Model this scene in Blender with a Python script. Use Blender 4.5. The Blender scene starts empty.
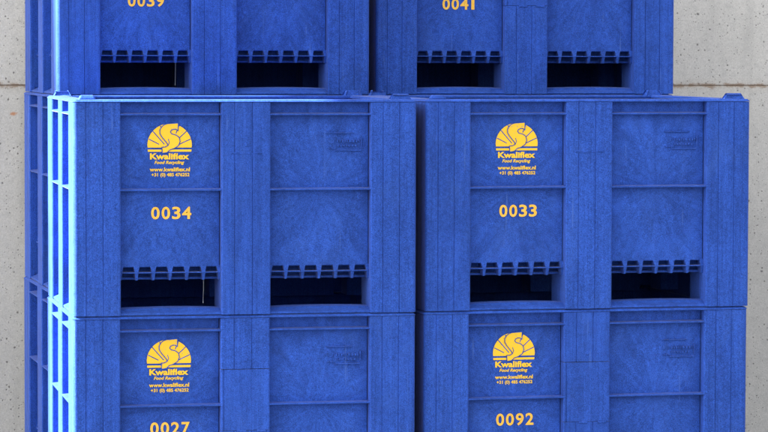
import bpy, bmesh, math, random
from mathutils import Vector, Matrix
R = math.radians
random.seed(7)
scene = bpy.context.scene
COL = scene.collection

# ------------------------------------------------------------------ camera
CAM = Vector((-1.033, -10.8184, 1.6605))
YAW, PITCH, ROLL = 0.1933, 0.052, 0.0025
fw = Vector((math.sin(YAW) * math.cos(PITCH), math.cos(YAW) * math.cos(PITCH), -math.sin(PITCH)))
rt = Vector((math.cos(YAW), -math.sin(YAW), 0.0))
up = rt.cross(fw)
c_, s_ = math.cos(ROLL), math.sin(ROLL)
r2 = rt * c_ + up * s_
u2 = up * c_ - rt * s_
cam_data = bpy.data.cameras.new('camera')
cam = bpy.data.objects.new('camera', cam_data)
COL.objects.link(cam)
M = Matrix((r2, u2, -fw)).transposed().to_4x4()
M.translation = CAM
cam.matrix_world = M
cam_data.sensor_width = 36.0
cam_data.lens = 36.0 * 3161.5 / 768.0
cam_data.clip_start = 0.1
cam_data.clip_end = 500.0
scene.camera = cam

# ------------------------------------------------------------------ light
SUN_EL, SUN_BEHIND = R(32), R(5)          # sun stands to the left, a little behind the wall plane
to_sun = Vector((-math.cos(SUN_EL) * math.cos(SUN_BEHIND), math.cos(SUN_EL) * math.sin(SUN_BEHIND), math.sin(SUN_EL)))
world = bpy.data.worlds.new('World')
scene.world = world
world.use_nodes = True
wn = world.node_tree
wn.nodes.clear()
sky = wn.nodes.new('ShaderNodeTexSky')
sky.sky_type = 'NISHITA'
sky.sun_disc = False
sky.sun_elevation = SUN_EL
sky.sun_rotation = math.atan2(to_sun.x, to_sun.y)
sky.dust_density = 3.0
hs = wn.nodes.new('ShaderNodeHueSaturation')     # a hazy, whitish sky
hs.inputs['Saturation'].default_value = 0.10
bg = wn.nodes.new('ShaderNodeBackground')
bg.inputs['Strength'].default_value = 0.05
wo = wn.nodes.new('ShaderNodeOutputWorld')
wn.links.new(sky.outputs[0], hs.inputs['Color'])
wn.links.new(hs.outputs[0], bg.inputs['Color'])
wn.links.new(bg.outputs[0], wo.inputs['Surface'])
sd = bpy.data.lights.new('sun', 'SUN')
sd.energy = 5.0
sd.angle = R(0.53)
sd.color = (1.0, 0.95, 0.88)
sun = bpy.data.objects.new('sun', sd)
COL.objects.link(sun)
sun.rotation_euler = to_sun.to_track_quat('Z', 'Y').to_euler()
sun.location = (-20, 5, 20)
vs = scene.view_settings
vs.view_transform = 'Standard'
vs.look = 'None'
vs.gamma = 1.0
vs.exposure = 3.7

# ------------------------------------------------------------------ materials
class NT:
    def __init__(self, name):
        self.m = bpy.data.materials.new(name)
        self.m.use_nodes = True
        self.t = self.m.node_tree
        self.b = self.t.nodes['Principled BSDF']
        self.tc = self.n('ShaderNodeTexCoord')
    def n(self, kind, **kw):
        x = self.t.nodes.new(kind)
        for k, v in kw.items():
            setattr(x, k, v)
        return x
    def l(self, a, b):
        self.t.links.new(a, b)
    def coords(self, scale=(1, 1, 1), rand=True):
        src = self.tc.outputs['Object']
        if rand:
            oi = self.n('ShaderNodeObjectInfo')
            ml = self.n('ShaderNodeMath', operation='MULTIPLY')
            ml.inputs[1].default_value = 37.0
            self.l(oi.outputs['Random'], ml.inputs[0])
            ad = self.n('ShaderNodeVectorMath', operation='ADD')
            self.l(src, ad.inputs[0]); self.l(ml.outputs[0], ad.inputs[1])
            src = ad.outputs[0]
        mp = self.n('ShaderNodeMapping')
        mp.inputs['Scale'].default_value = scale
        self.l(src, mp.inputs['Vector'])
        return mp.outputs[0]
    def noise(self, vec, scale, detail=3, rough=0.55, dist=0.0):
        x = self.n('ShaderNodeTexNoise')
        x.inputs['Scale'].default_value = scale
        x.inputs['Detail'].default_value = detail
        x.inputs['Roughness'].default_value = rough
        x.inputs['Distortion'].default_value = dist
        self.l(vec, x.inputs['Vector'])
        return x.outputs['Fac']
    def rng(self, v, a, b, c, d):
        x = self.n('ShaderNodeMapRange')
        for i, q in enumerate((a, b, c, d)):
            x.inputs[1 + i].default_value = q
        self.l(v, x.inputs[0])
        return x.outputs[0]
    def math(self, op, a, b):
        x = self.n('ShaderNodeMath', operation=op)
        for i, q in enumerate((a, b)):
            if isinstance(q, (int, float)):
                x.inputs[i].default_value = q
            else:
                self.l(q, x.inputs[i])
        return x.outputs[0]
    def mix(self, fac, a, b, mode='MIX'):
        x = self.n('ShaderNodeMix', data_type='RGBA', blend_type=mode)
        for s, q in ((x.inputs[0], fac), (x.inputs[6], a), (x.inputs[7], b)):
            if isinstance(q, (int, float)):
                s.default_value = q
            elif isinstance(q, tuple):
                s.default_value = (*q, 1.0)
            else:
                self.l(q, s)
        return x.outputs[2]
    def bump(self, h, strength, dist):
        x = self.n('ShaderNodeBump')
        x.inputs['Strength'].default_value = strength
        x.inputs['Distance'].default_value = dist
        self.l(h, x.inputs['Height'])
        self.l(x.outputs[0], self.b.inputs['Normal'])

BLUE = (0.0180, 0.056, 0.275)
def plastic(name, streak):
    k = NT(name)
    oi = k.n('ShaderNodeObjectInfo')
    fine = k.noise(k.coords(), 240, 3, 0.65)
    grit = k.noise(k.coords(), 430, 1, 0.5)
    blot = k.noise(k.coords(), 62, 3, 0.6, 0.5)
    if streak == 'vertical':
        st = k.noise(k.coords((1, 1, 0.03)), 140, 4, 0.65)
        st2 = k.noise(k.coords((1, 1, 0.06)), 28, 3, 0.6)
        s_amp = 0.17
    else:
        # flow lines of the moulding, fanning out from a gate in the middle of each panel
        sp = k.n('ShaderNodeSeparateXYZ'); k.l(k.tc.outputs['Object'], sp.inputs[0])
        dx = k.math('SUBTRACT', k.math('ABSOLUTE', k.math('SUBTRACT', sp.outputs[0], 0.598), 0), 0.262)
        dz = k.math('SUBTRACT', sp.outputs[2], 0.425)
        wob = k.noise(k.coords(), 7, 3, 0.6)
        ang = k.math('ADD', k.math('ARCTAN2', dx, dz), k.rng(wob, 0.3, 0.7, -0.06, 0.06))
        rad = k.math('SQRT', k.math('ADD', k.math('MULTIPLY', dx, dx), k.math('MULTIPLY', dz, dz)), 0)
        cv = k.n('ShaderNodeCombineXYZ')
        k.l(k.math('MULTIPLY', ang, 7.0), cv.inputs[0]); k.l(k.math('MULTIPLY', rad, 5.0), cv.inputs[1])
        k.l(k.math('MULTIPLY', oi.outputs['Random'], 50.0), cv.inputs[2])
        st = k.noise(cv.outputs[0], 1.3, 4, 0.62, 0.15)
        st2 = k.noise(k.coords((1, 1, 0.5)), 14, 4, 0.6, 1.5)
        s_amp = 0.17
    mott = k.noise(k.coords(), 4.5, 4, 0.6, 0.6)
    f = k.rng(fine, 0.3, 0.7, 0.74, 1.26)
    for v, amp in ((grit, 0.34), (blot, 0.14), (st, s_amp), (st2, 0.13), (mott, 0.14)):
        f = k.math('MULTIPLY', f, k.rng(v, 0.3, 0.7, 1 - amp, 1 + amp))
    f = k.math('MULTIPLY', f, k.rng(oi.outputs['Random'], 0, 1, 0.95, 1.05))
    cmb = k.n('ShaderNodeCombineColor')
    for i in range(3):
        k.l(f, cmb.inputs[i])
    col = k.mix(1.0, BLUE, cmb.outputs[0], 'MULTIPLY')
    # hue wanders a little between violet and cyan
    hue = k.noise(k.coords(), 90, 2, 0.6)
    col = k.mix(k.rng(hue, 0.52, 0.75, 0.0, 0.30), col, (0.030, 0.060, 0.31))
    # worn, pale dusty bloom in patches and thin scuffs
    dust = k.rng(k.noise(k.coords((1, 1, 0.5)), 9, 6, 0.7, 0.8), 0.50, 0.85, 0.0, 0.24)
    col = k.mix(dust, col, (0.055, 0.12, 0.37))
    scr = k.rng(k.noise(k.coords((1, 1, 0.05)), 70, 2, 0.5, 0.3), 0.70, 0.76, 0.0, 0.22)
    col = k.mix(scr, col, (0.10, 0.18, 0.46))
    k.l(col, k.b.inputs['Base Color'])
    k.l(k.rng(mott, 0.3, 0.7, 0.42, 0.58), k.b.inputs['Roughness'])
    k.b.inputs['Specular IOR Level'].default_value = 0.05
    k.b.inputs['Sheen Weight'].default_value = 0.08
    k.b.inputs['Sheen Roughness'].default_value = 0.35
    k.b.inputs['Sheen Tint'].default_value = (1.0, 0.97, 0.95, 1.0)
    h = k.math('ADD', k.math('MULTIPLY', fine, 0.5), k.math('MULTIPLY', st, 0.5))
    k.bump(h, 0.4, 0.0014)
    return k.m
M_POST = plastic('blue_plastic_drawn', 'vertical')
M_PANEL = plastic('blue_plastic_flow', 'flow')

k = NT('yellow_print')
w = k.rng(k.noise(k.coords(), 320, 3, 0.6), 0.3, 0.7, 0.0, 1.0)
chip = k.rng(k.noise(k.coords(), 130, 5, 0.75), 0.60, 0.68, 0.0, 0.75)
k.l(k.mix(chip, k.mix(w, (0.62, 0.365, 0.002), (0.67, 0.42, 0.006)), (0.05, 0.09, 0.24)), k.b.inputs['Base Color'])
k.b.inputs['Roughness'].default_value = 0.5
M_YEL = k.m

k = NT('yellow_paint_worn')
w = k.rng(k.noise(k.coords(), 150, 4, 0.6), 0.35, 0.65, 0.0, 1.0)
chip = k.rng(k.noise(k.coords(), 130, 5, 0.75), 0.60, 0.68, 0.0, 0.75)
k.l(k.mix(chip, k.mix(w, (0.60, 0.31, 0.010), (0.66, 0.40, 0.05)), (0.05, 0.09, 0.24)), k.b.inputs['Base Color'])
k.b.inputs['Roughness'].default_value = 0.55
M_NUM = k.m

k = NT('pale_strand')
k.l(k.mix(k.noise(k.coords(), 90), (0.10, 0.12, 0.17), (0.28, 0.30, 0.36)), k.b.inputs['Base Color'])
M_STRAND = k.m

k = NT('asphalt')
g = k.noise(k.coords(), 60, 5, 0.7)
big = k.noise(k.coords(), 0.8, 4, 0.6)
k.l(k.mix(k.rng(g, 0.3, 0.7, 0, 1), (0.035, 0.035, 0.034), (0.085, 0.083, 0.08)), k.b.inputs['Base Color'])
k.b.inputs['Roughness'].default_value = 0.9
k.bump(g, 0.6, 0.004)
M_GROUND = k.m

SEAM_Z = 1.516
STAIN = (-0.02, 1.40)
def concrete():
    k = NT('cast_concrete')
    v = k.coords(rand=False)
    big = k.noise(v, 0.9, 5, 0.62, 0.4)
    med = k.noise(v, 7, 6, 0.65, 0.6)
    fine = k.noise(v, 180, 3, 0.65)
    streak = k.noise(k.coords((1, 1, 0.12), rand=False), 11, 4, 0.6)
    col = k.mix(k.rng(big, 0.35, 0.65, 0, 1), (0.48, 0.475, 0.455), (0.64, 0.63, 0.60))
    col = k.mix(k.rng(med, 0.35, 0.68, 0.0, 0.55), col, (0.61, 0.60, 0.575))
    col = k.mix(k.rng(streak, 0.52, 0.75, 0.0, 0.55), col, (0.33, 0.325, 0.315))
    col = k.mix(k.rng(fine, 0.35, 0.68, 0.38, 0.0), col, (0.22, 0.215, 0.205))
    col = k.mix(k.rng(k.noise(v, 420, 2, 0.6), 0.3, 0.7, 0.30, 0.0), col, (0.25, 0.245, 0.24))
    col = k.mix(k.rng(k.noise(v, 38, 5, 0.75), 0.50, 0.72, 0.0, 0.50), col, (0.32, 0.315, 0.31))
    # blow holes
    def pores(scale, thr, gate_lo):
        vo = k.n('ShaderNodeTexVoronoi')
        vo.inputs['Scale'].default_value = scale
        wv = k.n('ShaderNodeVectorMath', operation='ADD')
        k.l(v, wv.inputs[0])
        nz = k.n('ShaderNodeTexNoise'); nz.inputs['Scale'].default_value = scale * 1.6
        k.l(v, nz.inputs['Vector'])
        sc = k.n('ShaderNodeVectorMath', operation='SCALE'); sc.inputs['Scale'].default_value = 0.35 / scale
        k.l(nz.outputs['Color'], sc.inputs[0]); k.l(sc.outputs[0], wv.inputs[1])
        k.l(wv.outputs[0], vo.inputs['Vector'])
        sep = k.n('ShaderNodeSeparateColor')
        k.l(vo.outputs['Color'], sep.inputs[0])
        size = k.rng(sep.outputs[0], gate_lo, 1.0, 0.0, thr)
        return k.rng(k.math('SUBTRACT', size, vo.outputs['Distance']), 0.0, thr * 0.5, 0.0, 1.0)
    p = k.math('MAXIMUM', k.math('MAXIMUM', pores(30, 0.20, 0.40), pores(62, 0.32, 0.40)), pores(120, 0.34, 0.45))
    col = k.mix(k.math('MULTIPLY', p, 0.8), col, (0.09, 0.085, 0.085))
    # rusty stain along the joint, one rusty spot
    sx = k.n('ShaderNodeSeparateXYZ'); k.l(v, sx.inputs[0])
    dz = k.math('ABSOLUTE', k.math('SUBTRACT', sx.outputs[2], SEAM_Z), 0)
    wob = k.rng(k.noise(k.coords((1, 1, 1.5), rand=False), 30, 4, 0.7), 0.3, 0.7, -0.004, 0.016)
    band = k.rng(k.math('SUBTRACT', wob, dz), -0.004, 0.005, 0.0, 0.8)
    col = k.mix(band, col, (0.20, 0.125, 0.075))
    soft = k.rng(dz, 0.0, 0.035, 0.25, 0.0)
    col = k.mix(soft, col, (0.33, 0.28, 0.22))
    ddx = k.math('MULTIPLY', k.math('SUBTRACT', sx.outputs[0], STAIN[0]), 0.55)
    ddz = k.math('SUBTRACT', sx.outputs[2], STAIN[1])
    dd = k.math('SQRT', k.math('ADD', k.math('MULTIPLY', ddx, ddx), k.math('MULTIPLY', ddz, ddz)), 0)
    dd = k.math('ADD', dd, k.rng(k.noise(v, 45, 3), 0.3, 0.7, -0.006, 0.006))
    col = k.mix(k.rng(dd, 0.003, 0.012, 0.8, 0.0), col, (0.42, 0.17, 0.06))
    k.l(col, k.b.inputs['Base Color'])
    k.b.inputs['Roughness'].default_value = 0.85
    h = k.math('SUBTRACT', k.math('ADD', k.math('MULTIPLY', fine, 0.25), k.math('MULTIPLY', med, 0.5)), p)
    k.bump(h, 0.5, 0.003)
    return k.m

# ------------------------------------------------------------------ mesh helpers
def obj(name, bm, mats, parent=None, smooth=False):
    me = bpy.data.meshes.new(name)
    bmesh.ops.recalc_face_normals(bm, faces=bm.faces[:])
    bm.to_mesh(me)
    bm.free()
    for m in (mats if isinstance(mats, (list, tuple)) else [mats]):
        me.materials.append(m)
    if smooth:
        for p in me.polygons:
            p.use_smooth = True
    o = bpy.data.objects.new(name, me)
    COL.objects.link(o)
    if parent:
        o.parent = parent
    return o

def add_box(bm, x0, x1, y0, y1, z0, z1, bevel=0.0, xf=None, seg=2):
    r = bmesh.ops.create_cube(bm, size=1.0)
    vs_ = r['verts']
    for v in vs_:
        v.co = Vector(((x0 + x1) / 2 + v.co.x * (x1 - x0), (y0 + y1) / 2 + v.co.y * (y1 - y0), (z0 + z1) / 2 + v.co.z * (z1 - z0)))
    if bevel:
        es = list({e for v in vs_ for e in v.link_edges})
        rr = bmesh.ops.bevel(bm, geom=es, offset=bevel, segments=seg, profile=0.5, affect='EDGES')
        vs_ = list({v for f in rr['faces'] for v in f.verts} | {v for v in vs_ if v.is_valid})
    if xf:
        for v in vs_:
            v.co = xf(v.co.x, v.co.y, v.co.z)

def add_prism(bm, pts, z0, z1, xf=None, chamf=0.0):
    """closed outline pts (u,d) extruded from z0 to z1; chamf shrinks nothing but dips the end rings"""
    f = xf or (lambda a, b, c: Vector((a, b, c)))
    n = len(pts)
    lo = [bm.verts.new(f(p[0], p[1], z0)) for p in pts]
    hi = [bm.verts.new(f(p[0], p[1], z1)) for p in pts]
    for i in range(n):
        j = (i + 1) % n
        bm.faces.new((lo[i], lo[j], hi[j], hi[i]))
    bm.faces.new(lo[::-1]); bm.faces.new(hi)

def add_profile(bm, pts, u0, u1, xf):
    """outline pts (d,z) extruded along u"""
    lo = [bm.verts.new(xf(u0, p[0], p[1])) for p in pts]
    hi = [bm.verts.new(xf(u1, p[0], p[1])) for p in pts]
    n = len(pts)
    for i in range(n):
        j = (i + 1) % n
        bm.faces.new((lo[i], lo[j], hi[j], hi[i]))
    bm.faces.new(lo[::-1]); bm.faces.new(hi)

# ------------------------------------------------------------------ the box
W, L, H = 1.2, 1.0, 0.7475
# side frames: u along the side, d outward (0 = post face), z up
def side(k):
    if k == 0: return W, (lambda u, d, z: Vector((u, -d, z)))            # front
    if k == 1: return L, (lambda u, d, z: Vector((-d, L - u, z)))        # left
    if k == 2: return W, (lambda u, d, z: Vector((W - u, L + d, z)))     # back
    return L, (lambda u, d, z: Vector((W + d, u, z)))                    # right
PC = {W: 0.163, L: 0.175}      # corner post widths
PM = {W: 0.172, L: 0.135}      # middle post widths
PT = 0.018                     # post wall
GR = (0.27, 0.63)

def groove_line(u0, u1, gs, r0, r1, d=0.0):
    """outer outline of a post face from u0 to u1 with rounded ends and grooves"""
    pts = []
    if r0:
        for i in range(5):
            a = math.pi / 2 * i / 4
            pts.append((u0 + r0 - r0 * math.cos(a), d - r0 + r0 * math.sin(a)))
    for g in gs:
        c = u0 + (u1 - u0) * g
        pts += [(c - 0.0019, d), (c - 0.0009, d - 0.0022), (c + 0.0009, d - 0.0022), (c + 0.0019, d)]
    if r1:
        for i in range(5):
            a = math.pi / 2 * i / 4
            pts.append((u1 - r1 + r1 * math.sin(a), d - r1 + r1 * math.cos(a)))
    return pts

def corner_post(parent, kx, ky):
    """L-shaped post; built for the front left corner and mirrored"""
    a, b, t, r = PC[W], PC[L], PT, 0.013
    # going round the outside: from the side's inner end along the left face to the corner, then along the front
    left = []
    left.append((t, b)); left.append((0.005, b)); left.append((0.0015, b - 0.0015)); left.append((0, b - 0.005))
    for g in (0.66, 0.33):
        c = b * g
        left += [(0, c + 0.0019), (0.0045, c + 0.0012), (0.0045, c - 0.0012), (0, c - 0.0019)]
    arc = [(r - r * math.cos(q), r - r * math.sin(q)) for q in [math.pi / 2 * i / 6 for i in range(7)]]
    front = []
    gs = GR if kx < 0 else (1 - GR[1], 1 - GR[0])
    for g in gs:
        c = a * g
        front += [(c - 0.0019, 0), (c - 0.0009, 0.0022), (c + 0.0009, 0.0022), (c + 0.0019, 0)]
    front += [(a - 0.005, 0), (a - 0.0015, 0.0015), (a, 0.005), (a, t), (t, t)]
    thick = left[:]
    t2 = 0.056
    thick[0] = (t2, b)
    pts2 = thick + arc + front[:-2] + [(a, t2), (t2, t2)]
    pts = left + arc + front
    def xf(x, y, z):
        return Vector((x if kx < 0 else W - x, y if ky < 0 else L - y, z))
    bm = bmesh.new()
    add_prism(bm, pts, 0.0015, 0.0181, xf)
    add_prism(bm, pts2, 0.0181, H - 0.0115, xf)
    # lifting-pin dot on the front face
    for v in (0.085,):
        r_ = bmesh.ops.create_cone(bm, cap_ends=True, segments=14, radius1=0.0065, radius2=0.005, depth=0.004)
        for w_ in r_['verts']:
            q = w_.co.copy()
            w_.co = xf(v + q.x, -0.0005 - q.z, H - 0.158 + q.y)
    return obj('corner_post', bm, M_POST, parent)

def support_post(parent, k, variant):
    Lw, xf = side(k)
    u0 = Lw / 2 - PM[Lw] / 2 + (-0.002 if Lw == W else 0); u1 = u0 + PM[Lw]
    def outline(gs, d=0.0):
        p = groove_line(u0, u1, gs, 0.005, 0.005, d)
        return p + [(u1, -0.056), (u0, -0.056)]
    bm = bmesh.new()
    top = H - 0.0115
    if k == 0 and variant == 'plate':
        add_prism(bm, outline(GR), H - 0.188, top, xf)
        add_prism(bm, outline((0.06,), 0.0005), H - 0.402, H - 0.1902, xf)
        add_prism(bm, outline(GR), 0.0015, H - 0.4035, xf)
        for g in (0.42, 0.83):      # little lugs under the plate
            c = u0 + (u1 - u0) * g
            add_box(bm, c - 0.016, c + 0.016, -0.002, 0.0035, H - 0.4085, H - 0.4015, 0.001, xf, 1)
    else:
        add_prism(bm, outline(GR), 0.0015, top, xf)
    if k in (0, 2):
        c = u0 + (u1 - u0) * 0.50
        r_ = bmesh.ops.create_cone(bm, cap_ends=True, segments=14, radius1=0.0075, radius2=0.0055, depth=0.004)
        for w_ in r_['verts']:
            q = w_.co.copy()
            w_.co = xf(c + q.x, 0.0005 + q.z, H - 0.158 + q.y)
        if variant != 'plate':
            # short hinge catch: two low wedges and a fine raised line
            add_box(bm, c - 0.052, c + 0.052, -0.001, 0.0016, H - 0.191, H - 0.1885, 0.0006, xf, 1)
            for s in (-1, 1):
                add_box(bm, c + s * 0.042 - 0.012, c + s * 0.042 + 0.012, -0.001, 0.003, H - 0.1885, H - 0.183, 0.0012, xf, 1)
    return obj('support_post', bm, M_POST, parent)

def cells(Lw):
    m0 = Lw / 2 - PM[Lw] / 2 + (-0.002 if Lw == W else 0)
    return ((PC[Lw], m0), (m0 + PM[Lw], Lw - PC[Lw]))

PD = -0.034                     # panel face depth
LEDGE = 0.1475
def side_wall(parent, k):
    Lw, xf = side(k)
    bm = bmesh.new()
    for (a, b) in cells(Lw):
        e = 0.0015
        # the skin: a gently dished sheet, its lower edge swept back under the panel
        nu, zs = 10, [0.1665, 0.1695, 0.26, 0.36, H - 0.316, H - 0.312, H - 0.25, H - 0.15, H - 0.056, H - 0.0112]
        grid = []
        for j, z in enumerate(zs):
            row = []
            for i in range(nu + 1):
                q = i / nu
                u = a + 0.0032 + (b - a - 0.0064) * q
                bow = 0.0035 * math.sin(math.pi * q) * math.sin(math.pi * min(1, max(0, (z - 0.19) / (H - 0.05 - 0.19))))
                d = PD + bow - (0.0025 if j == 0 else 0)
                row.append((u, d, z))
            grid.append(row)
        fr = [[bm.verts.new(xf(*p)) for p in row] for row in grid]
        bk = [[bm.verts.new(xf(p[0], PD - 0.010, p[2])) for p in row] for row in grid]
        nz = len(zs)
        for j in range(nz - 1):
            for i in range(nu):
                bm.faces.new((fr[j][i], fr[j][i + 1], fr[j + 1][i + 1], fr[j + 1][i]))
                bm.faces.new((bk[j][i], bk[j + 1][i], bk[j + 1][i + 1], bk[j][i + 1]))
        for i in range(nu):
            bm.faces.new((fr[0][i], bk[0][i], bk[0][i + 1], fr[0][i + 1]))
            bm.faces.new((fr[-1][i], fr[-1][i + 1], bk[-1][i + 1], bk[-1][i]))
        for j in range(nz - 1):
            bm.faces.new((fr[j][0], fr[j + 1][0], bk[j + 1][0], bk[j][0]))
            bm.faces.new((fr[j][-1], bk[j][-1], bk[j + 1][-1], fr[j + 1][-1]))
        add_box(bm, a - e, b + e, PD - 0.020, PD - 0.016, 0.1692, H - 0.0116, 0, xf)
        # two stiffening ribs, ends running a little onto the posts
        for zr in (H - 0.0535, H - 0.314):
            add_profile(bm, [(PD - 0.008, zr - 0.0035), (-0.003, zr - 0.003), (-0.0005, zr - 0.001), (-0.0008, zr + 0.0018), (-0.004, zr + 0.0032), (PD - 0.008, zr + 0.0065)], a - e, b + e, xf)
        # comb of gussets over the fork opening
        back = PD - 0.046
        add_box(bm, a - e, b + e, back - 0.004, back, LEDGE - 0.001, 0.1700, 0, xf)
        add_box(bm, a - e, b + e, back - 0.001, PD - 0.008, 0.1662, 0.1694, 0, xf)
        add_box(bm, a - e, b + e, PD - 0.064, PD - 0.060, 0.1222, LEDGE + 0.001, 0, xf)
        add_box(bm, a - e, b + e, PD - 0.061, PD - 0.036, 0.1212, 0.1300, 0.003, xf, 2)
        add_box(bm, a - e, b + e, PD - 0.063, PD + 0.008, LEDGE - 0.0018, LEDGE + 0.0018, 0.0008, xf, 1)
        n = 6
        pitch = (b - a) / n
        for i in range(n + 1):
            c = a + pitch * i
            wt, wb = 0.0115, 0.0035
            c0, c1 = c, c
            if i == 0: c0 = c1 = a + 0.002
            if i == n: c0 = c1 = b - 0.002
            fd = PD + 0.0012
            sh = 0.003 * (1 if i < n else 0)
            P = [(c0 - wt, fd - 0.0012, 0.1705), (c0 + wt, fd - 0.0012, 0.1705), (c1 + wt * 0.72, fd + 0.001, 0.160), (c1 + wt * 0.52, fd + 0.006, LEDGE), (c1 + wb, fd - 0.002, 0.121), (c1 - wb, fd - 0.002, 0.121), (c1 - wt * 0.52, fd + 0.006, LEDGE), (c1 - wt * 0.72, fd + 0.001, 0.160)]
            P = [(min(max(p[0], a - e), b + e), p[1], p[2]) for p in P]
            fv = [bm.verts.new(xf(*p)) for p in P]
            bv = [bm.verts.new(xf(p[0], (PD - 0.030) if p[2] < LEDGE - 0.004 else back - 0.001, p[2])) for p in P]
            m_ = len(P)
            for q in range(m_):
                w_ = (q + 1) % m_
                bm.faces.new((fv[q], fv[w_], bv[w_], bv[q]))
            bm.faces.new(fv[::-1]); bm.faces.new(bv)
    return obj('side_wall', bm, M_PANEL, parent)

def bottom_rail(parent, k):
    Lw, xf = side(k)
    for (a, b) in cells(Lw):
        bm = bmesh.new()
        n = 12
        prof = [(-0.006, 0.0015), (-0.005, 0.005), (-0.007, 0.0085), (-0.026, 0.0165), (-0.036, 0.0235), (-0.062, 0.0275), (-0.062, 0.0015)]
        rings = []
        for i in range(n + 1):
            q = i / n
            u = a - 0.001 + (b - a + 0.002) * q
            bow = 0.0035 * (1 - (2 * q - 1) ** 2)
            rings.append([bm.verts.new(xf(u, d, z - (0.002 - bow if z > 0.02 else 0))) for d, z in prof])
        m_ = len(prof)
        for i in range(n):
            for j in range(m_):
                q = (j + 1) % m_
                bm.faces.new((rings[i][j], rings[i + 1][j], rings[i + 1][q], rings[i][q]))
        bm.faces.new(rings[0]); bm.faces.new(rings[-1][::-1])
        obj('bottom_rail', bm, M_POST, parent)

def top_rim(parent):
    bm = bmesh.new()
    o, wd = 0.0025, 0.062
    # L-shaped ring swept round the box: outer lip and a lower inner flange
    def ring(off, z):
        r = max(0.014 - off, 0.004)
        pts = []
        for cx, cy, a0 in ((W - off - r, L - off - r, 0), (off + r, L - off - r, 90), (off + r, off + r, 180), (W - off - r, off + r, 270)):
            for i in range(5):
                q = R(a0 + 90 * i / 4)
                pts.append(bm.verts.new((cx + r * math.cos(q), cy + r * math.sin(q), z)))
        return pts
    prof = [(PT, H - 0.0105), (-o + 0.0012, H - 0.0105), (-o, H - 0.0092), (-o + 0.0002, H - 0.0084), (-o + 0.0012, H - 0.0072), (-o + 0.0078, H - 0.0018), (-o + 0.0098, H - 0.0012), (wd - 0.002, H - 0.0012), (wd, H - 0.004), (wd, H - 0.0105)]
    rs = [ring(a, z) for a, z in prof]
    for j in range(len(rs)):
        A, B = rs[j], rs[(j + 1) % len(rs)]
        for i in range(len(A)):
            q = (i + 1) % len(A)
            bm.faces.new((A[i], A[q], B[q], B[i]))
    rim = obj('top_rim', bm, M_POST, parent)
    for kx in (0, 1):
        for ky in (0, 1):
            bm = bmesh.new()
            add_box(bm, 0, 1, 0, 1, 0, 1)
            for v in bm.verts:
                t = v.co.z
                x = 0.0205 + v.co.x * 0.062; y = 0.0205 + v.co.y * 0.036
                cx, cy = 0.0205 + 0.031, 0.0205 + 0.018
                x = cx + (x - cx) * (0.74 if t > 0.5 else 1.0); y = cy + (y - cy) * (0.55 if t > 0.5 else 1.0)
                z = H - 0.002 + t * 0.0155
                v.co = Vector((W - x if kx else x, L - y if ky else y, z))
            bmesh.ops.bevel(bm, geom=bm.edges[:], offset=0.0058, segments=4, profile=0.5, affect='EDGES')
            obj('stacking_nub', bm, M_POST, rim)
    return rim

def feet(parent):
    PF = 0.0565
    xs = ((PF, PC[W]), (W / 2 - 0.05, W / 2 + 0.05), (W - PC[W], W - PF))
    ys = ((PF, PC[L]), (0.58, 0.70), (L - PC[L], L - PF))
    for i, (x0, x1) in enumerate(xs):
        for j, (y0, y1) in enumerate(ys):
            a0, a1, b0, b1 = x0, x1, y0, y1
            if i == 1 and j == 0: b0 = PF
            if i == 1 and j == 2: b1 = L - PF
            if j == 1 and i == 0: a0 = PF; a1 = 0.14
            if j == 1 and i == 2: a1 = W - PF; a0 = W - 0.14
            if i == 1 and j != 1: a0, a1 = W / 2 - PM[W] / 2 - 0.002, W / 2 + PM[W] / 2 - 0.002
            bm = bmesh.new()
            add_box(bm, a0, a1, b0, b1, 0.018, 0.1225 if j == 1 and i == 1 else 0.146, 0.002, None, 1)
            obj('foot', bm, M_POST, parent)

def box_floor(parent):
    bm = bmesh.new()
    add_box(bm, 0.098, W - 0.098, 0.098, L - 0.098, 0.1238, 0.145, 0.003, None, 1)
    for x0, x1 in ((0.05, 0.0985), (W - 0.0985, W - 0.05)):
        add_box(bm, x0, x1, 0.42, 0.585, 0.1236, 0.1452)
    # deep centre web under the floor that closes the fork tunnels from behind
    add_box(bm, 0.15, W - 0.15, 0.80, 0.81, 0.002, 0.1245)
    add_box(bm, 0.142, 0.150, 0.172, 0.83, 0.002, 0.1245)  # side webs added to keep daylight out of the fork tunnels
    add_box(bm, W - 0.072, W - 0.064, 0.172, 0.83, 0.002, 0.1245)
    return obj('box_floor', bm, M_POST, parent)

# ------------------------------------------------------------------ prints
def text_mesh(body, size, bold, shear=0.0, spacing=1.0):
    cu = bpy.data.curves.new('print_text', 'FONT')
    cu.body = body
    cu.size = 1.0
    cu.offset = bold
    cu.shear = shear
    cu.space_character = spacing
    cu.resolution_u = 4
    o = bpy.data.objects.new('print_text', cu)
    COL.objects.link(o)
    dg = bpy.context.evaluated_depsgraph_get()
    me = bpy.data.meshes.new_from_object(o.evaluated_get(dg))
    bpy.data.objects.remove(o); bpy.data.curves.remove(cu)
    return me

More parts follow.
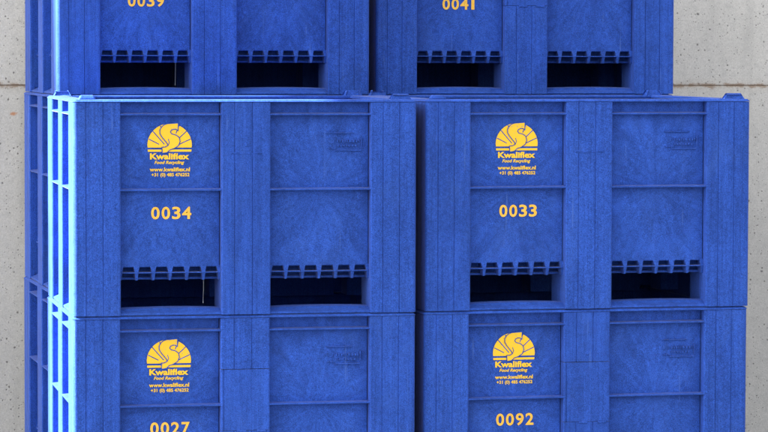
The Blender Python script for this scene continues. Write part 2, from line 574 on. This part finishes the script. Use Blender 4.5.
def place_text(bm, body, u0, u1, z0, cap, bold, xf, d, shear=0.0, spacing=1.0, ref='0'):
    """text fitted to u0..u1, baseline z0, height of a capital = cap"""
    me = text_mesh(body, 1.0, bold, shear, spacing)
    xs = [v.co.x for v in me.vertices]
    rm = text_mesh(ref, 1.0, bold)
    ys = [v.co.y for v in rm.vertices]
    x0, x1, y0, y1 = min(xs), max(xs), min(ys), max(ys)
    bpy.data.meshes.remove(rm)
    sx, sz = (u1 - u0) / (x1 - x0), cap / (y1 - y0)
    vm = [bm.verts.new(xf(u0 + (v.co.x - x0) * sx, d, z0 + (v.co.y - y0) * sz)) for v in me.vertices]
    for p in me.polygons:
        try:
            bm.faces.new([vm[i] for i in p.vertices])
        except ValueError:
            pass
    bpy.data.meshes.remove(me)

def number_print(parent, digits, du=0.0, dz=0.0):
    xf = side(0)[1]
    bm = bmesh.new()
    for i, ch in enumerate(digits):
        c = 0.2863 + du + i * 0.0362
        hw = {'1': 0.0062, '4': 0.0162, '7': 0.0145}.get(ch, 0.0148)
        if ch == '1': c -= 0.002
        place_text(bm, ch, c - hw, c + hw, H - 0.4155 + dz, 0.0435, 0.024, xf, PD + 0.0046)
    return obj('number_print', bm, M_NUM, parent)

def logo_print(parent, du=0.0, dz=0.0):
    xf = side(0)[1]
    bm = bmesh.new()
    D = PD + 0.0042
    # drawn in a 378-unit square; 6.75 units per 1/286 m
    def P(x, y, d=D):
        u = 0.336 + du + (x - 182) / 6.75 / 286.0
        z = H - 0.1845 + dz + (240 - y) / 6.75 / 290.0
        return xf(u, d, z)
    def poly(pts, d, mat):
        f = bm.faces.new([bm.verts.new(P(x, y, d)) for x, y in pts])
        f.material_index = mat
    def stroke(pts, w, d, mat, closed=False):
        n = len(pts)
        idx = range(n if closed else n - 1)
        for i in idx:
            (x0, y0), (x1, y1) = pts[i], pts[(i + 1) % n]
            l = math.hypot(x1 - x0, y1 - y0) or 1
            nx, ny = -(y1 - y0) / l * w / 2, (x1 - x0) / l * w / 2
            ex, ey = (x1 - x0) / l * w * 0.3, (y1 - y0) / l * w * 0.3
            poly([(x0 + nx - ex, y0 + ny - ey), (x1 + nx + ex, y1 + ny + ey), (x1 - nx + ex, y1 - ny + ey), (x0 - nx - ex, y0 - ny - ey)], d + 0.00004 * i, mat)
    fan = [(35, 207), (33, 190)] + [(182 - 149 * math.cos(R(a)), 190 - 145 * math.sin(R(a))) for a in range(6, 180, 6)] + [(331, 190), (329, 207)]
    poly(fan, D, 0)
    poly([(35, 220), (329, 220), (327, 235), (37, 235)], D, 0)
    for a, b in (((44, 150), (110, 184)), ((66, 92), (146, 184)), ((300, 92), (238, 150)), ((322, 150), (240, 188)), ((120, 62), (150, 110)), ((245, 58), (225, 110))):
        stroke([a, b], 6.0, D + 0.0003, 1)
    S = [(126, 70), (143, 54), (165, 46), (236, 41), (240, 44), (238, 94), (226, 84), (208, 83), (192, 91), (187, 103), (196, 115), (226, 123), (246, 139), (252, 166), (241, 194), (214, 212), (184, 222), (165, 240), (132, 246), (130, 204), (152, 203), (170, 193), (166, 180), (128, 133), (116, 112), (116, 88)]
    poly(S, D + 0.0009, 0)
    stroke(S, 5.5, D + 0.0014, 1, True)
    stroke([(172, 192), (180, 172), (172, 150)], 4.5, D + 0.0013, 1)
    def T(body, xa, xb, ybase, cap, bold, **kw):
        u = lambda x: 0.336 + du + (x - 182) / 6.75 / 286.0
        z = H - 0.1845 + dz + (240 - ybase) / 6.75 / 290.0
        place_text(bm, body, u(xa), u(xb), z, cap / 6.75 / 290.0, bold, xf, D, **kw)
    T('Kwaliflex', 50, 313, 287, 42, 0.040, ref='K')
    T('Food Recycling', 80, 280, 318, 22, 0.030, shear=0.25, ref='F')
    T('www.kwaliflex.nl', 48, 318, 368, 27, 0.030, ref='l')
    T('+31 (0) 485 476252', 60, 315, 402, 23, 0.030, ref='0')
    return obj('logo_print', bm, [M_YEL, M_PANEL], parent)

def moulded_mark(parent):
    """raised maker's plate: a frame, a roundel and illegible raised lines"""
    xf = side(0)[1]
    bm = bmesh.new()
    u0, u1, z0, z1 = 0.886, 1.010, H - 0.181, H - 0.117
    d0, d1 = PD - 0.001, PD + 0.009
    def b(a0, a1, c0, c1, hh=0.0):
        add_box(bm, a0, a1, d0, d1 + hh, c0, c1, 0.0005, xf, 1)
    b(u0, u1 - 0.03, z1 - 0.003, z1)
    b(u1 - 0.003, u1, z0 + 0.012, z1 - 0.016)
    b(u0 + 0.03, u1 - 0.002, z0 + 0.0, z0 + 0.004)
    rr = bmesh.ops.create_cone(bm, cap_ends=True, segments=20, radius1=0.013, radius2=0.011, depth=0.004)
    for v in rr['verts']:
        q = v.co.copy()
        v.co = xf(u0 + 0.016 + q.x, PD + 0.0025 + q.z, z0 + 0.036 + q.y)
    rnd = random.Random(3)
    for (za, h, ua, ub) in ((z0 + 0.030, 0.010, u0 + 0.036, u1 - 0.012), (z0 + 0.015, 0.006, u0 + 0.036, u1 - 0.016), (z0 + 0.007, 0.005, u0 + 0.006, u0 + 0.026)):
        u = ua
        while u < ub:
            w_ = rnd.uniform(0.004, 0.010)
            b(u, min(u + w_, ub + 0.004), za, za + h * rnd.uniform(0.75, 1.0))
            u += w_ + 0.0025
    return obj('moulded_mark', bm, M_PANEL, parent)

# ------------------------------------------------------------------ build one box, then copy it
def thing(name, loc, rz, label, cat, group=None):
    o = bpy.data.objects.new(name, None)
    COL.objects.link(o)
    o.location = loc
    o.rotation_euler = (0, 0, rz)
    o['label'] = label
    o['category'] = cat
    if group:
        o['group'] = group
    return o

GROUP = 'stacked blue plastic bulk boxes'
def make_box(variant):
    t = thing('bulk_box', (0, 0, 0), 0, '', 'bulk box', GROUP)
    for kx in (-1, 1):
        for ky in (-1, 1):
            corner_post(t, kx, ky)
    for k_ in range(4):
        support_post(t, k_, variant)
        w_ = side_wall(t, k_)
        if k_ == 0:
            moulded_mark(w_)
        bottom_rail(t, k_)
    top_rim(t)
    feet(t)
    box_floor(t)
    return t

def dup(o, parent=None):
    c = o.copy()
    COL.objects.link(c)
    c.parent = parent
    for ch in list(o.children):
        dup(ch, c)
    return c

def front_wall(t):
    for ch in t.children:
        if ch.name.split('.')[0] == 'side_wall' and ch.children:
            return ch

protos = {'plain': make_box('plain'), 'plate': make_box('plate')}
fresh = {'plain': True, 'plate': True}
# stacks: near left, near right, rear left, rear right (x, y, turn)
NL, NR, RL, RR = (0.0, 0.0, 0.0), (1.2387, 0.0235, 0.041), (0.0405, 1.0381, 0.0405), (1.2783, 1.158, 0.0216)
boxes = [
    (NL, 1, 'plain', '0034', (0.000, 0.000, 0.0), 'blue plastic bulk box with yellow number 0034, standing on box 0027'),
    (NL, 0, 'plate', '0027', (-0.002, 0.000, 0.0), 'blue plastic bulk box with yellow number 0027, under box 0034'),
    (NR, 1, 'plain', '0033', (0.004, -0.003, -0.001), 'blue plastic bulk box with yellow number 0033, standing on box 0092'),
    (NR, 0, 'plate', '0092', (0.000, 0.002, 0.003), 'blue plastic bulk box with yellow number 0092, under box 0033'),
    (RL, 2, 'plain', '0039', (0.000, 0.000, 0.0), 'blue plastic bulk box with yellow number 0039, set back on top'),
    (RR, 2, 'plate', '0041', (-0.002, -0.004, 0.0), 'blue plastic bulk box with yellow number 0041, set back on top'),
    (RL, 1, 'plain', None, None, 'unlit blue ribbed bulk box below box 0039, behind box 0034'),
    (RL, 0, 'plain', None, None, 'unlit blue ribbed bulk box behind box 0027, lowest beside the grey wall'),
    (RR, 1, 'plain', None, None, 'blue bulk box below box 0041, hidden behind box 0033'),
    (RR, 0, 'plain', None, None, 'blue bulk box hidden behind box 0092, lowest of the rear stack'),
]
jit = [(0, 0), (-0.002, 0.001), (0, 0), (-0.004, 0.002), (0, 0), (0, 0), (-0.004, 0), (-0.007, 0), (0, 0), (0.003, 0)]
made = {}
for (st, lev, var, num, off, label), (jx, jy) in zip(boxes, jit):
    if fresh[var]:
        t = protos[var]; fresh[var] = False
    else:
        t = dup(protos[var])
        # copies must not inherit the prototype's prints
        fwall = front_wall(t)
        for ch in list(fwall.children):
            if ch.name.startswith(('number_print', 'logo_print')):
                bpy.data.objects.remove(ch)
    t.location = (st[0] + jx, st[1] + jy, lev * H)
    t.rotation_euler = (0, 0, st[2])
    t['label'] = label
    made[(st, lev)] = (t, num, off)
for (st, lev), (t, num, off) in made.items():
    if num:
        fwall = front_wall(t)
        number_print(fwall, num, off[0], off[1])
        logo_print(fwall, off[0] * 0.6, off[2])

# ------------------------------------------------------------------ wall and ground
WY = 2.36
wall_bm = bmesh.new()
HW = 10.9
# two pours with an open joint between them
add_box(wall_bm, -16, 9, WY, WY + 0.25, 0, SEAM_Z - 0.0015, 0.003, None, 1)
add_box(wall_bm, -16, 9, WY, WY + 0.25, SEAM_Z + 0.0015, HW, 0.003, None, 1)
add_box(wall_bm, -15.9, 8.9, WY + 0.006, WY + 0.2, SEAM_Z - 0.02, SEAM_Z + 0.02)
# slab added out of view above the frame, to shade the rims at right
add_box(wall_bm, -4.72, -2.7, 0.2, WY - 0.002, 5.0, 5.18, 0.005, None, 1)
wall = obj('concrete_wall', wall_bm, concrete())
wall['label'] = 'pale grey cast concrete wall with a rusty joint behind the blue boxes'
wall['category'] = 'wall'

gb = bmesh.new()
gs_ = [gb.verts.new((x, y, 0.0)) for x, y in ((-120, -120), (120, -120), (120, 120), (-120, 120))]
gb.faces.new(gs_)
ground = obj('ground', gb, M_GROUND)
ground['kind'] = 'structure'

# ------------------------------------------------------------------ hanging strands
def strand(st, lev, u, ztop, zbot, rad, label):
    bm = bmesh.new()
    pts = []
    n = 8
    for i in range(n + 1):
        q = i / n
        z = ztop + (zbot - ztop) * q
        r = rad if q < 0.9 else rad * 2.4
        pts.append((0.0008 * math.sin(q * 5), z, r))
    rings = []
    for x, z, r in pts:
        rings.append([bm.verts.new((x + r * math.cos(R(60 * i)), r * math.sin(R(60 * i)), z)) for i in range(6)])
    for a, b in zip(rings, rings[1:]):
        for i in range(6):
            bm.faces.new((a[i], a[(i + 1) % 6], b[(i + 1) % 6], b[i]))
    bm.faces.new(rings[0]); bm.faces.new(rings[-1][::-1])
    o = obj('plastic_strand', bm, M_STRAND)
    t = made[(st, lev)][0]
    d = PD - 0.004
    cs, sn = math.cos(st[2]), math.sin(st[2])
    o.location = (t.location.x + u * cs + d * sn, t.location.y + u * sn - d * cs, t.location.z)
    o['label'] = label
    o['category'] = 'strand'
c0 = cells(W)[0]
pit = (c0[1] - c0[0]) / 6
strand(NL, 1, c0[0] + 5 * pit, 0.130, 0.040, 0.0005, 'thin pale strand hanging in the left opening of box 0034')
strand(RL, 2, c0[0] + 5 * pit, 0.130, 0.036, 0.0004, 'very fine strand hanging in the left opening of box 0039')
